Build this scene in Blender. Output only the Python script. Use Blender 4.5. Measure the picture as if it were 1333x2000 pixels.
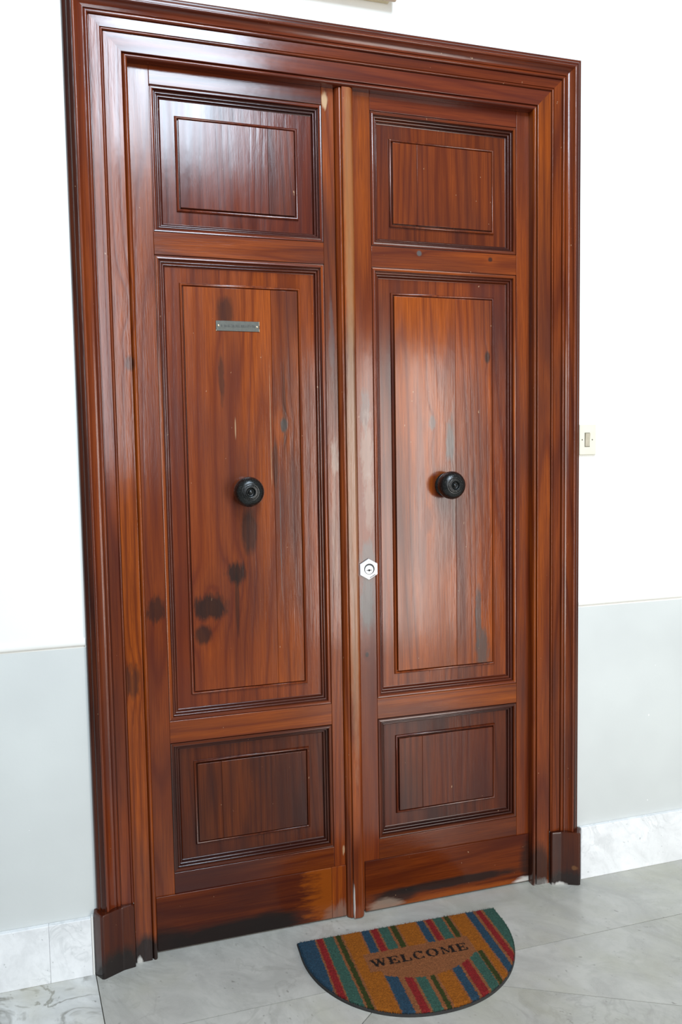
import bpy, math, random
import numpy as np
from mathutils import Matrix, Vector

for o in list(bpy.data.objects):
    bpy.data.objects.remove(o, do_unlink=True)
scene = bpy.context.scene
COL = scene.collection
rad = math.radians

# ------------------------------------------------------------------ camera
CAM_LOC = Vector((-0.7039, -2.2645, 1.4621))
YAW, PITCH, ROLL = 0.28749, -0.069875, -0.016388
F_ = Vector((math.sin(YAW) * math.cos(PITCH), math.cos(YAW) * math.cos(PITCH), math.sin(PITCH)))
R0 = Vector((math.cos(YAW), -math.sin(YAW), 0))
U0 = R0.cross(F_)
R_ = math.cos(ROLL) * R0 + math.sin(ROLL) * U0
U_ = -math.sin(ROLL) * R0 + math.cos(ROLL) * U0
cam_data = bpy.data.cameras.new('camera')
cam_data.sensor_fit = 'VERTICAL'
cam_data.sensor_height = 36.0
cam_data.lens = 27.0
cam_data.clip_start = 0.05
cam = bpy.data.objects.new('camera', cam_data)
cam.matrix_world = Matrix(((R_.x, U_.x, -F_.x, CAM_LOC.x), (R_.y, U_.y, -F_.y, CAM_LOC.y), (R_.z, U_.z, -F_.z, CAM_LOC.z), (0, 0, 0, 1)))
COL.objects.link(cam)
scene.camera = cam

# ------------------------------------------------------------------ light
scene.view_settings.view_transform = 'Standard'
scene.view_settings.look = 'None'
scene.view_settings.gamma = 1.0
scene.view_settings.use_curve_mapping = False
scene.view_settings.exposure = 0.03

world = bpy.data.worlds.new('hall_daylight')
scene.world = world
world.use_nodes = True
bg = world.node_tree.nodes['Background']
bg.inputs['Color'].default_value = (1.0, 0.985, 0.955, 1)
bg.inputs['Strength'].default_value = 0.24


def area_light(name, loc, target, sx, sy, power, color):
    ld = bpy.data.lights.new(name, 'AREA')
    ld.shape = 'RECTANGLE'
    ld.size, ld.size_y = sx, sy
    ld.energy = power
    ld.color = color
    o = bpy.data.objects.new(name, ld)
    o.location = loc
    d = Vector(target) - Vector(loc)
    o.rotation_euler = d.to_track_quat('-Z', 'Y').to_euler()
    COL.objects.link(o)
    return o


# tall stairwell window high up behind the camera, stretched upward for extra light, and a balcony window behind and to the right
area_light('stairwell_window_daylight', (-0.20, -3.2, 4.95), (-0.20, 0.0, 4.6), 1.05, 2.7, 285, (0.70, 0.85, 1.0))
area_light('added_left_jamb_fill', (-0.80, -3.2, 2.55), (-0.70, 0.0, 2.2), 0.42, 2.3, 27, (0.86, 0.92, 1.0))  # added panel, stands in for bright walls behind; lifts sheen on left jamb
area_light('balcony_window_daylight', (1.30, -3.2, 1.15), (0.70, 0.0, 1.15), 1.05, 2.15, 60, (1.0, 0.965, 0.92))


# ------------------------------------------------------------------ node helpers
class NT:
    def __init__(self, name):
        self.m = bpy.data.materials.new(name)
        self.m.use_nodes = True
        self.t = self.m.node_tree
        self.b = self.t.nodes['Principled BSDF']

    def n(self, typ, **kw):
        nd = self.t.nodes.new(typ)
        for k, v in kw.items():
            setattr(nd, k, v)
        return nd

    def put(self, sock, v):
        if isinstance(v, bpy.types.NodeSocket):
            self.t.links.new(v, sock)
        elif v is not None:
            if hasattr(sock.default_value, '__len__') and len(sock.default_value) == 4 and len(v) == 3:
                v = (*v, 1)
            sock.default_value = v

    def math(self, op, a, b=None, c=None, clamp=False):
        nd = self.n('ShaderNodeMath', operation=op, use_clamp=clamp)
        for i, v in enumerate((a, b, c)):
            self.put(nd.inputs[i], v)
        return nd.outputs[0]

    def vec(self, x, y, z):
        nd = self.n('ShaderNodeCombineXYZ')
        for i, v in enumerate((x, y, z)):
            self.put(nd.inputs[i], v)
        return nd.outputs[0]

    def sep(self, v):
        nd = self.n('ShaderNodeSeparateXYZ')
        self.put(nd.inputs[0], v)
        return nd.outputs

    def noise(self, vec, scale, detail=2.0, rough=0.5, dist=0.0):
        nd = self.n('ShaderNodeTexNoise')
        self.put(nd.inputs['Vector'], vec)
        nd.inputs['Scale'].default_value = scale
        nd.inputs['Detail'].default_value = detail
        nd.inputs['Roughness'].default_value = rough
        nd.inputs['Distortion'].default_value = dist
        return nd.outputs['Fac']

    def ramp(self, fac, stops, interp='LINEAR'):
        nd = self.n('ShaderNodeValToRGB')
        nd.color_ramp.interpolation = interp
        el = nd.color_ramp.elements
        while len(el) < len(stops):
            el.new(0.5)
        for e, (p, c) in zip(el, stops):
            e.position = p
            e.color = (*c, 1) if hasattr(c, '__len__') else (c, c, c, 1)
        self.put(nd.inputs[0], fac)
        return nd.outputs[0]

    def rng(self, v, a, b, c=0.0, d=1.0):
        nd = self.n('ShaderNodeMapRange')
        for i, q in enumerate((v, a, b, c, d)):
            self.put(nd.inputs[i], q)
        return nd.outputs[0]

    def mix(self, fac, a, b, mode='MIX'):
        nd = self.n('ShaderNodeMix', data_type='RGBA', blend_type=mode)
        self.put(nd.inputs[0], fac)
        self.put(nd.inputs[6], a)
        self.put(nd.inputs[7], b)
        return nd.outputs[2]

    def pos(self):
        return self.n('ShaderNodeNewGeometry').outputs['Position']

    def bump(self, h, strength, dist, normal=None):
        nd = self.n('ShaderNodeBump')
        nd.inputs['Strength'].default_value = strength
        nd.inputs['Distance'].default_value = dist
        self.put(nd.inputs['Height'], h)
        if normal is not None:
            self.put(nd.inputs['Normal'], normal)
        return nd.outputs[0]

    def set(self, **kw):
        for k, v in kw.items():
            self.put(self.b.inputs[k.replace('_', ' ')], v)
        return self.m


# stain or painted sheen = (x, z, radius_x, radius_z, colour, strength, edge roughness, whorl amount)
def wood(name, axis, stains_glare=(), dark=1.0, coat=1.0):
    t = NT(name)
    P = t.pos()
    X, Y, Z = t.sep(P)
    info = t.n('ShaderNodeObjectInfo')
    colr = t.n('ShaderNodeSeparateColor')
    t.put(colr.inputs[0], info.outputs['Color'])
    seed, warm, lite = colr.outputs[0], colr.outputs[1], colr.outputs[2]
    if axis == 'V':
        u, v = X, Z
    else:
        u, v = Z, X
    so = t.math('MULTIPLY', seed, 37.0)
    uu = t.math('ADD', u, so)
    q = t.vec(uu, t.math('MULTIPLY', Y, 1.0), t.math('MULTIPLY', v, 0.055))
    field0 = t.noise(q, 6.5, 1.2, 0.42)
    qf = t.vec(t.math('ADD', uu, t.math('MULTIPLY', field0, 0.05)), Y, t.math('MULTIPLY', v, 0.03))
    qb = t.vec(uu, Y, t.math('MULTIPLY', v, 0.3))
    field = field0
    masks = []
    for i, (sx, sz, rx, rz, c, st, er, wh) in enumerate(stains_glare):
        dx = t.math('DIVIDE', t.math('SUBTRACT', X, sx), rx)
        dz = t.math('DIVIDE', t.math('SUBTRACT', Z, sz), rz)
        d = t.math('SQRT', t.math('ADD', t.math('MULTIPLY', dx, dx), t.math('MULTIPLY', dz, dz)))
        if er:
            nn = t.noise(t.vec(t.math('ADD', t.math('MULTIPLY', X, 1.0 if axis == 'V' else 0.22), 3.1 * i), Y, t.math('MULTIPLY', Z, 0.22 if axis == 'V' else 1.0)), 75.0, 3.0, 0.65)
            d = t.math('ADD', d, t.math('MULTIPLY', t.math('SUBTRACT', nn, 0.5), er))
        k = t.rng(d, 1.0, 0.58, 0.0, 1.0)
        masks.append((k, c, st))
        if wh:
            g = t.math('EXPONENT', t.math('MULTIPLY', t.math('MULTIPLY', d, d), -0.35))
            field = t.math('ADD', field, t.math('MULTIPLY', g, wh * 0.55))
    ring = t.math('FRACT', t.math('MULTIPLY', field, 13.0))
    ringc = t.ramp(ring, [(0.0, 0.30), (0.12, 0.62), (0.45, 0.95), (0.78, 0.75), (0.93, 0.32), (1.0, 0.30)])
    fine = t.noise(qf, 210.0, 3.0, 0.7)
    bl = t.noise(qb, 4.2, 2.5, 0.55)
    bl2 = t.noise(qb, 1.7, 1.0, 0.5)
    # early wood / late wood colours, shifted between maroon and orange piece by piece
    early = t.mix(warm, (0.150, 0.021, 0.008), (0.390, 0.088, 0.006))
    late = t.mix(warm, (0.040, 0.006, 0.005), (0.130, 0.020, 0.003))
    c = t.mix(ringc, late, early)
    c = t.mix(t.rng(fine, 0.34, 0.62, 0.58, 0.0), c, late)
    c = t.mix(t.rng(bl, 0.47, 0.70, 0.0, 0.80), c, (0.030, 0.011, 0.011))
    c = t.mix(t.rng(bl2, 0.40, 0.66, 0.0, 0.45), c, (0.100, 0.018, 0.012))
    lt = t.math('MULTIPLY', lite, 2.0 * dark)
    c = t.mix(1.0, c, t.vec(lt, lt, lt), 'MULTIPLY')
    for k, sc, st in masks:
        c = t.mix(t.math('MULTIPLY', k, st), c, sc)
    # small nicks where the varnish is lost
    nick = t.noise(t.vec(t.math('ADD', X, so), Y, t.math('MULTIPLY', Z, 0.6)), 95.0, 2.0, 0.5)
    c = t.mix(t.rng(nick, 0.765, 0.79, 0.0, 0.7), c, (0.42, 0.26, 0.15))
    # brushed varnish relief
    lump = t.noise(t.vec(uu, Y, t.math('MULTIPLY', v, 0.35)), 55.0, 2.5, 0.6)
    nrm = t.bump(t.math('ADD', t.math('MULTIPLY', fine, 0.45), t.math('MULTIPLY', ringc, 0.25)), 0.32, 0.0012)
    nrm = t.bump(lump, 0.15, 0.0016, nrm)
    streak = t.noise(t.vec(uu, Y, t.math('MULTIPLY', v, 0.05)), 22.0, 2.0, 0.6)
    rgh = t.math('ADD', t.rng(bl, 0.25, 0.75, 0.11, 0.16), t.rng(streak, 0.35, 0.65, 0.0, 0.08))
    return t.set(Base_Color=c, Roughness=0.5, Normal=nrm, Coat_Weight=t.math('MULTIPLY', t.rng(streak, 0.3, 0.7, 1.0, 0.72), coat), Coat_IOR=1.50, Coat_Roughness=rgh,
                 Coat_Normal=nrm, Specular_IOR_Level=0.0)


def plain(name, color, rough=0.5, metal=0.0, noise_amt=0.0, scale=60.0, bump=0.0, coat=0.0):
    t = NT(name)
    c = color
    P = t.pos()
    nz = t.noise(P, scale, 4.0, 0.6)
    if noise_amt:
        c = t.mix(t.rng(nz, 0.35, 0.75, 0.0, noise_amt), (*color, 1), tuple(x * 0.35 for x in color) + (1,))
    kw = {}
    if bump:
        kw['Normal'] = t.bump(nz, bump, 0.002)
    return t.set(Base_Color=c, Roughness=rough, Metallic=metal, Coat_Weight=coat, **kw)


def wall_paint(name, color, blotch, rough=0.6):
    t = NT(name)
    P = t.pos()
    n1 = t.noise(P, 2.3, 3.0, 0.55)
    n2 = t.noise(P, 38.0, 4.0, 0.6)
    c = t.mix(t.rng(n1, 0.35, 0.7, 0.0, 1.0), color, blotch)
    speck = t.noise(P, 62.0, 1.0, 0.5)
    c = t.mix(t.rng(speck, 0.80, 0.82, 0.0, 0.8), c, (0.92, 0.92, 0.92))
    nrm = t.bump(t.math('ADD', n1, t.math('MULTIPLY', n2, 0.2)), 0.18, 0.01)
    return t.set(Base_Color=c, Roughness=rough, Normal=nrm)


def marble(name, base, vein, vscale, vamt, rough, warm=(0.5, 0.45, 0.3), warm_amt=0.0, bias=0.0, cloud_amt=0.55):
    t = NT(name)
    P = t.pos()
    info = t.n('ShaderNodeObjectInfo')
    colr = t.n('ShaderNodeSeparateColor')
    t.put(colr.inputs[0], info.outputs['Color'])
    off = t.math('MULTIPLY', colr.outputs[0], 23.0)
    X, Y, Z = t.sep(P)
    q = t.vec(t.math('ADD', X, off), t.math('ADD', Y, t.math('MULTIPLY', X, 0.45)), t.math('ADD', Z, t.math('MULTIPLY', X, 0.3)))
    cloud = t.noise(q, vscale, 6.0, 0.66, 1.0)
    fine = t.noise(q, vscale * 6.0, 4.0, 0.6, 0.6)
    vn = t.noise(q, vscale * 1.3, 4.0, 0.55, 1.6)
    ridge = t.math('SUBTRACT', 1.0, t.math('MULTIPLY', t.math('ABSOLUTE', t.math('SUBTRACT', vn, 0.5)), 2.0))
    rv = t.rng(ridge, 0.91, 1.0, 0.0, 1.0)
    brk = t.rng(t.noise(q, vscale * 0.7, 2.0), 0.46 - bias, 0.62 - bias, 0.0, 1.0)
    c = t.mix(t.rng(cloud, 0.40, 0.62, 0.0, cloud_amt), base, tuple(b * 0.62 for b in base))
    c = t.mix(t.rng(fine, 0.50, 0.68, 0.0, cloud_amt * 0.5), c, tuple(b * 0.66 for b in base))
    c = t.mix(t.math('MULTIPLY', t.math('MULTIPLY', rv, brk), vamt), c, vein)
    pit = t.noise(q, vscale * 11.0, 2.0, 0.5)
    c = t.mix(t.rng(pit, 0.69, 0.76, 0.0, 0.6), c, tuple(v * 0.75 for v in vein))
    if warm_amt:
        wn = t.noise(q, vscale * 0.9, 3.0, 0.6)
        c = t.mix(t.rng(wn, 0.48, 0.68, 0.0, warm_amt), c, warm)
    lt = t.math('MULTIPLY', colr.outputs[2], 2.0)
    c = t.mix(1.0, c, t.vec(lt, lt, lt), 'MULTIPLY')
    rr = t.rng(cloud, 0.3, 0.7, rough * 0.7, rough * 1.4)
    return t.set(Base_Color=c, Roughness=rr, Normal=t.bump(fine, 0.05, 0.003))


# ------------------------------------------------------------------ object helpers
def empty(name, loc=(0, 0, 0), label=None, cat=None, kind=None, group=None):
    o = bpy.data.objects.new(name, None)
    o.location = loc
    o.empty_display_size = 0.05
    COL.objects.link(o)
    tag(o, label, cat, kind, group)
    return o


def tag(o, label=None, cat=None, kind=None, group=None):
    if label: o['label'] = label
    if cat: o['category'] = cat
    if kind: o['kind'] = kind
    if group: o['group'] = group
    return o


def wloc(o):
    v = Vector((0, 0, 0))
    while o is not None:
        v += o.location
        o = o.parent
    return v


random.seed(11)


def mesh(name, verts, faces, mat, parent=None, smooth=None, color=None, bevel=0.0, origin=None):
    """verts are world coordinates; the object keeps its own origin at the middle of its footprint"""
    va = np.array(verts, dtype=float)
    lo, hi = va.min(0), va.max(0)
    org = Vector(origin) if origin is not None else Vector(((lo[0] + hi[0]) / 2, (lo[1] + hi[1]) / 2, lo[2]))
    me = bpy.data.meshes.new(name)
    me.from_pydata([tuple(v) for v in (va - np.array(org))], [], [tuple(f) for f in faces])
    me.validate()
    import bmesh
    bm = bmesh.new()
    bm.from_mesh(me)
    bmesh.ops.recalc_face_normals(bm, faces=bm.faces)
    bm.to_mesh(me)
    bm.free()
    for m in (mat if isinstance(mat, (list, tuple)) else [mat]):
        me.materials.append(m)
    if smooth is not None:
        me.shade_smooth()
        me.set_sharp_from_angle(angle=rad(smooth))
    o = bpy.data.objects.new(name, me)
    COL.objects.link(o)
    if parent is not None:
        o.parent = parent
        o.location = org - wloc(parent)
    else:
        o.location = org
    o.color = (*(color or (random.random(), 0.5, 0.5)), 1)
    if bevel:
        b = o.modifiers.new('edge', 'BEVEL')
        b.width = bevel
        b.segments = 2
        b.limit_method = 'ANGLE'
        b.angle_limit = rad(40)
    if smooth is not None:
        w = o.modifiers.new('face_weighted', 'WEIGHTED_NORMAL')
        w.keep_sharp = True
        w.weight = 80
    return o


def box(name, x0, x1, y0, y1, z0, z1, mat, parent=None, bevel=0.0012, color=None):
    v = [(x, y, z) for x in (x0, x1) for y in (y0, y1) for z in (z0, z1)]
    f = [(0, 1, 3, 2), (4, 6, 7, 5), (0, 4, 5, 1), (2, 3, 7, 6), (0, 2, 6, 4), (1, 5, 7, 3)]
    return mesh(name, v, f, mat, parent, color=color, bevel=bevel, smooth=40 if bevel else None)


def sweep(name, ringA, ringB, mat, parent=None, smooth=32, color=None, closed=True):
    """two matching closed profiles joined into a capped prism"""
    n = len(ringA)
    v = list(ringA) + list(ringB)
    f = [(i, (i + 1) % n, n + (i + 1) % n, n + i) for i in range(n)]
    f += [tuple(range(n)), tuple(range(2 * n - 1, n - 1, -1))]
    return mesh(name, v, f, mat, parent, smooth=smooth, color=color)


def arc(p0, p1, bulge, n=5):
    """points from p0 to p1 on a bulged path (bulge>0 to the left of travel)"""
    (x0, y0), (x1, y1) = p0, p1
    nx, ny = -(y1 - y0), (x1 - x0)
    out = []
    for i in range(n + 1):
        t = i / n
        k = 4 * t * (1 - t) * bulge
        k = math.copysign(abs(k / bulge) ** 0.75 * abs(bulge), bulge) if bulge and k else 0
        out.append((x0 + (x1 - x0) * t + nx * k, y0 + (y1 - y0) * t + ny * k))
    return out


def lathe(name, prof, center, mat, parent=None, seg=40, smooth=35, color=None):
    """profile (radius, distance out of the wall) turned about an axis along -y"""
    v, f = [], []
    cx, cy, cz = center
    n = len(prof)
    for r, d in prof:
        for i in range(seg):
            a = 2 * math.pi * i / seg
            v.append((cx + r * math.cos(a), cy - d, cz + r * math.sin(a)))
    for k in range(n - 1):
        for i in range(seg):
            j = (i + 1) % seg
            f.append((k * seg + i, k * seg + j, (k + 1) * seg + j, (k + 1) * seg + i))
    f.append(tuple(range(seg)))
    f.append(tuple(range((n - 1) * seg, n * seg)))
    return mesh(name, v, f, mat, parent, smooth=smooth, color=color)


# ------------------------------------------------------------------ materials
M_WHITE = wall_paint('white_wall_paint', (0.86, 0.865, 0.83), (0.90, 0.895, 0.85))
M_GREY = wall_paint('pale_grey_wall_paint', (0.66, 0.685, 0.665), (0.595, 0.615, 0.60))
M_RAILPAINT = wall_paint('white_moulding_paint', (0.87, 0.855, 0.81), (0.80, 0.785, 0.74), 0.5)
M_BASE = marble('white_marble', (0.88, 0.89, 0.89), (0.50, 0.52, 0.52), 7.0, 0.45, 0.28, cloud_amt=0.38)
M_FLOOR = marble('grey_floor_marble', (0.535, 0.525, 0.475), (0.26, 0.25, 0.215), 4.5, 0.28, 0.24, (0.43, 0.42, 0.325), 0.5, cloud_amt=0.55)
M_FLOORV = marble('veined_floor_marble', (0.66, 0.66, 0.63), (0.20, 0.19, 0.16), 4.5, 0.9, 0.30, (0.44, 0.41, 0.30), 0.5, 0.12)
M_BED = plain('joint_mortar', (0.10, 0.09, 0.07), 0.9, noise_amt=0.5)
M_DARK = plain('dark_void', (0.02, 0.015, 0.012), 0.9)

DK = (0.014, 0.010, 0.009)          # grime
GR = (0.105, 0.095, 0.088)          # bare greyed wood
BARE = (0.270, 0.062, 0.009)        # stripped orange wood
PALE = (0.46, 0.30, 0.17)           # raw chipped wood
CHALK = (0.62, 0.60, 0.56)          # paint splashes
W_V = wood('varnished_pine_upright', 'V')
W_H = wood('varnished_pine_level', 'H')
W_BAND = wood('dark_backband_upright', 'V', dark=0.42)  # backband set darker than the casing beside it
W_BANDH = wood('dark_backband_level', 'H', dark=0.55)
W_STILE_L = wood('left_meeting_stile_wood', 'V', [(-0.055, 1.82, 0.010, 0.14, (0.10, 0.085, 0.085), 0.45, 1.6, 0), (-0.052, 1.47, 0.014, 0.06, (0.30, 0.22, 0.17), 0.55, 1.8, 0),
    (-0.055, 1.25, 0.010, 0.25, (0.26, 0.13, 0.08), 0.45, 1.6, 0), (-0.066, 2.520, 0.012, 0.030, PALE, 0.9, 1.2, 0), (-0.044, 0.222, 0.005, 0.018, PALE, 0.7, 2.0, 0)])
W_STILE_R = wood('lock_stile_wood', 'V', [(0.048, 1.60, 0.018, 0.08, GR, 0.55, 1.7, 0), (0.052, 1.48, 0.024, 0.12, (0.30, 0.22, 0.17), 0.45, 1.9, 0),  # pale patches combine real wear with painted window glare
    (0.050, 1.145, 0.030, 0.07, GR, 0.75, 1.4, 0), (0.047, 1.01, 0.030, 0.11, (0.080, 0.080, 0.076), 0.80, 1.2, 0),
    (0.044, 0.843, 0.007, 0.010, DK, 0.9, 0.3, 0.05), (0.058, 1.325, 0.02, 0.10, (0.30, 0.20, 0.15), 0.45, 1.7, 0)])
W_P2L = wood('left_tall_panel_wood', 'V', [(-0.36, 1.123, 0.034, 0.040, DK, 0.85, 1.4, 0.10), (-0.442, 1.028, 0.060, 0.046, DK, 0.85, 1.3, 0.14),
    (-0.463, 0.945, 0.030, 0.036, DK, 0.75, 0.8, 0.06), (-0.205, 1.565, 0.014, 0.026, (0.060, 0.055, 0.048), 0.9, 1.1, 0.12), (-0.203, 1.60, 0.007, 0.16, DK, 0.5, 0.8, 0),
    (-0.318, 1.25, 0.030, 0.085, DK, 0.7, 0.8, 0.04), (-0.36, 1.04, 0.008, 0.12, DK, 0.6, 0.6, 0), (-0.235, 1.45, 0.012, 0.09, DK, 0.55, 0.9, 0),
    (-0.373, 1.895, 0.030, 0.05, DK, 0.6, 0.8, 0.05), (-0.39, 1.70, 0.010, 0.08, DK, 0.6, 1.2, 0), (-0.246, 1.56, 0.0016, 0.20, PALE, 0.45, 1.5, 0), (-0.222, 1.22, 0.0018, 0.25, GR, 0.6, 1.5, 0), (-0.352, 1.555, 0.0022, 0.035, PALE, 0.6, 0.6, 0)])
W_P2R = wood('right_tall_panel_wood', 'V', [(0.279, 1.567, 0.014, 0.030, GR, 0.7, 1.3, 0.06), (0.474, 1.781, 0.012, 0.024, DK, 0.8, 0.6, 0.05),
    (0.340, 1.51, 0.018, 0.085, (0.10, 0.092, 0.083), 0.8, 1.5, 0), (0.438, 0.93, 0.013, 0.13, (0.05, 0.045, 0.042), 0.75, 1.5, 0.05),
    (0.452, 0.82, 0.028, 0.08, (0.055, 0.05, 0.046), 0.75, 1.7, 0), (0.352, 1.40, 0.010, 0.30, GR, 0.45, 0.8, 0), (0.262, 1.26, 0.016, 0.05, (0.13, 0.030, 0.012), 0.7, 0.8, 0)])
W_KICK_L = wood('left_kick_board_wood', 'H', [(-0.40, 0.020, 0.27, 0.050, DK, 0.97, 0.45, 0), (-0.60, 0.02, 0.10, 0.06, DK, 0.9, 0.5, 0), (-0.28, 0.03, 0.10, 0.045, DK, 0.9, 0.6, 0),
    (-0.060, 0.10, 0.130, 0.170, (0.250, 0.058, 0.006), 0.80, 1.5, 0), (-0.06, 0.01, 0.06, 0.05, (0.20, 0.13, 0.10), 0.5, 1.2, 0)], coat=0.4)
W_KEND = wood('pale_end_block_wood', 'V', [(-0.06, 0.0, 0.05, 0.06, (0.20, 0.13, 0.10), 0.6, 1.4, 0)], coat=0.4)
W_KICK_R = wood('right_kick_board_wood', 'H', [(0.34, 0.052, 0.30, 0.020, DK, 0.9, 0.5, 0), (0.13, 0.042, 0.09, 0.030, DK, 0.85, 0.6, 0), (0.62, 0.08, 0.045, 0.10, DK, 0.75, 0.5, 0),
    (0.36, 0.006, 0.30, 0.022, BARE, 0.75, 0.6, 0), (0.09, 0.012, 0.07, 0.030, (0.28, 0.20, 0.15), 0.7, 0.9, 0), (0.60, 0.008, 0.05, 0.018, CHALK, 0.75, 1.0, 0)], coat=0.4)
W_POST = wood('frame_post_wood', 'V', [(-0.650, 1.90, 0.022, 0.05, (0.16, 0.045, 0.02), 0.4, 0.3, 0.16), (-0.648, 1.735, 0.016, 0.025, DK, 0.6, 0.6, 0.05),
    (-0.670, 0.84, 0.03, 0.05, DK, 0.55, 1.8, 0.12), (-0.66, 0.02, 0.06, 0.07, DK, 0.95, 0.5, 0), (-0.680, 0.0, 0.010, 0.026, CHALK, 0.85, 2.2, 0), (0.645, 0.0, 0.030, 0.030, CHALK, 0.75, 2.4, 0), (0.64, 0.06, 0.05, 0.10, DK, 0.75, 0.6, 0)])
W_PLINTH = wood('plinth_wood', 'V', [(-0.74, 0.0, 0.09, 0.085, DK, 0.97, 0.5, 0), (0.73, 0.0, 0.10, 0.06, DK, 0.85, 0.5, 0), (0.707, 0.0, 0.030, 0.012, CHALK, 0.8, 1.2, 0),
    (0.752, 0.060, 0.012, 0.010, (0.20, 0.09, 0.03), 0.5, 1.4, 0)], dark=0.48)
W_AST = wood('astragal_wood', 'V', [(-0.018, 0.06, 0.003, 0.07, CHALK, 0.9, 1.0, 0), (-0.003, 1.3, 0.02, 0.9, (0.33, 0.20, 0.12), 0.55, 0.5, 0), (0.0, 2.2, 0.02, 0.5, (0.30, 0.15, 0.06), 0.5, 0.6, 0)])  # long tan patch paints the window sheen onto the face
W_STILE_HL = wood('left_hinge_stile_wood', 'V', [(-0.600, 1.035, 0.032, 0.045, DK, 0.7, 1.8, 0.05)])
W_RAIL_R = wood('right_frieze_rail_wood', 'H', [(0.233, 2.093, 0.010, 0.010, (0.09, 0.085, 0.08), 0.9, 0.5, 0.05), (0.478, 2.088, 0.010, 0.009, DK, 0.8, 0.5, 0.05)])
M_KNOB = NT('black_turned_iron')
_P = M_KNOB.pos()
_nz = M_KNOB.noise(_P, 210.0, 4.0, 0.7)
M_KNOB = M_KNOB.set(Base_Color=M_KNOB.mix(M_KNOB.rng(_nz, 0.55, 0.75, 0.0, 0.6), (0.006, 0.007, 0.007), (0.06, 0.06, 0.056)), Roughness=M_KNOB.rng(_nz, 0.3, 0.7, 0.10, 0.36),
                    Specular_IOR_Level=0.5, Normal=M_KNOB.bump(_nz, 0.35, 0.0015))

# ------------------------------------------------------------------ setting : walls
XI_L, XI_R, ZI = -0.6275, 0.6165, 2.5555      # clear opening of the door frame
YW = -0.030                                    # wall face
CUT = 0.063                                    # how far the wall stops outside the opening
ZP = 0.946                                     # paint line


def wall_mesh():
    xs = [-3.2, XI_L - CUT, XI_R + CUT, 3.2]
    zs = [-0.01, ZP, ZI + CUT, 3.6]
    v, f, mi = [], [], []

    def quad(a, m):
        k = len(v)
        v.extend(a)
        f.append((k, k + 1, k + 2, k + 3))
        mi.append(m)

    for i in range(3):
        for j in range(3):
            if i == 1 and j < 2:
                continue
            quad([(xs[i], YW, zs[j]), (xs[i + 1], YW, zs[j]), (xs[i + 1], YW, zs[j + 1]), (xs[i], YW, zs[j + 1])], 0 if j else 1)
    # jambs of the masonry opening and the closed back
    for x in (xs[1], xs[2]):
        quad([(x, YW, zs[0]), (x, 0.09, zs[0]), (x, 0.09, zs[2]), (x, YW, zs[2])], 2)
    quad([(xs[1], YW, zs[2]), (xs[2], YW, zs[2]), (xs[2], 0.09, zs[2]), (xs[1], 0.09, zs[2])], 2)
    quad([(xs[1], 0.09, zs[0]), (xs[2], 0.09, zs[0]), (xs[2], 0.09, zs[2]), (xs[1], 0.09, zs[2])], 2)
    quad([(xs[0], 0.14, zs[0]), (xs[3], 0.14, zs[0]), (xs[3], 0.14, zs[3]), (xs[0], 0.14, zs[3])], 0)
    for x in (xs[0], xs[3]):
        quad([(x, YW, zs[0]), (x, 0.14, zs[0]), (x, 0.14, zs[3]), (x, YW, zs[3])], 0)
    quad([(xs[0], YW, zs[3]), (xs[3], YW, zs[3]), (xs[3], 0.14, zs[3]), (xs[0], 0.14, zs[3])], 0)
    me = bpy.data.meshes.new('wall_back')
    me.from_pydata(v, [], f)
    for m in (M_WHITE, M_GREY, M_DARK):
        me.materials.append(m)
    me.polygons.foreach_set('material_index', mi)
    import bmesh
    bm = bmesh.new(); bm.from_mesh(me)
    bmesh.ops.remove_doubles(bm, verts=bm.verts, dist=1e-5)
    bm.to_mesh(me); bm.free()
    o = bpy.data.objects.new('wall_back', me)
    COL.objects.link(o)
    tag(o, 'white wall with pale grey painted lower part around the wooden door', None, 'structure')
    return o


wall_mesh()


def chair_rail(name, x0, x1, zb0, zb1, zt, lump_end, label):
    # slim painted bead along the paint line; zb differs a little because the rail is not quite level
    pr = [(0.0, 0.0), (0.004, 0.002), (0.0065, 0.008), (0.006, 0.016), (0.0045, 0.019), (0.0050, 0.021), (0.003, 0.0255), (0.0, 0.0275)]
    N = 24
    rng = random.Random(5)
    v, f = [], []
    for i in range(N + 1):
        t = i / N
        x = x0 + (x1 - x0) * t
        zb = zb0 + (zb1 - zb0) * t
        k = 1.0 + rng.uniform(-0.04, 0.04)
        if lump_end is not None and abs(x - lump_end) < 0.03:
            k *= 1.0 + 0.5 * rng.random()
            zb -= 0.004 * rng.random()
        for d, h in pr:
            v.append((x, YW - d * k, zb + h * (zt - zb) / 0.0275))
    n = len(pr)
    for i in range(N):
        for j in range(n - 1):
            a = i * n + j
            f.append((a, a + 1, a + n + 1, a + n))
        f.append((i * n + n - 1, i * n, (i + 1) * n, (i + 1) * n + n - 1))
    f.append(tuple(range(n)))
    f.append(tuple(range(N * n, N * n + n)))
    o = mesh(name, v, f, M_RAILPAINT, smooth=50)
    tag(o, label, None, 'structure')
    return o


chair_rail('trim_2', -3.2, XI_L - 0.168, 0.935, 0.9505, 0.9725, XI_L - 0.168, 'white wall moulding left of the door with chipped end')
chair_rail('trim_3', XI_R + 0.168, 3.2, 0.9500, 0.962, 0.9755, None, 'white wall moulding right of the door')

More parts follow.
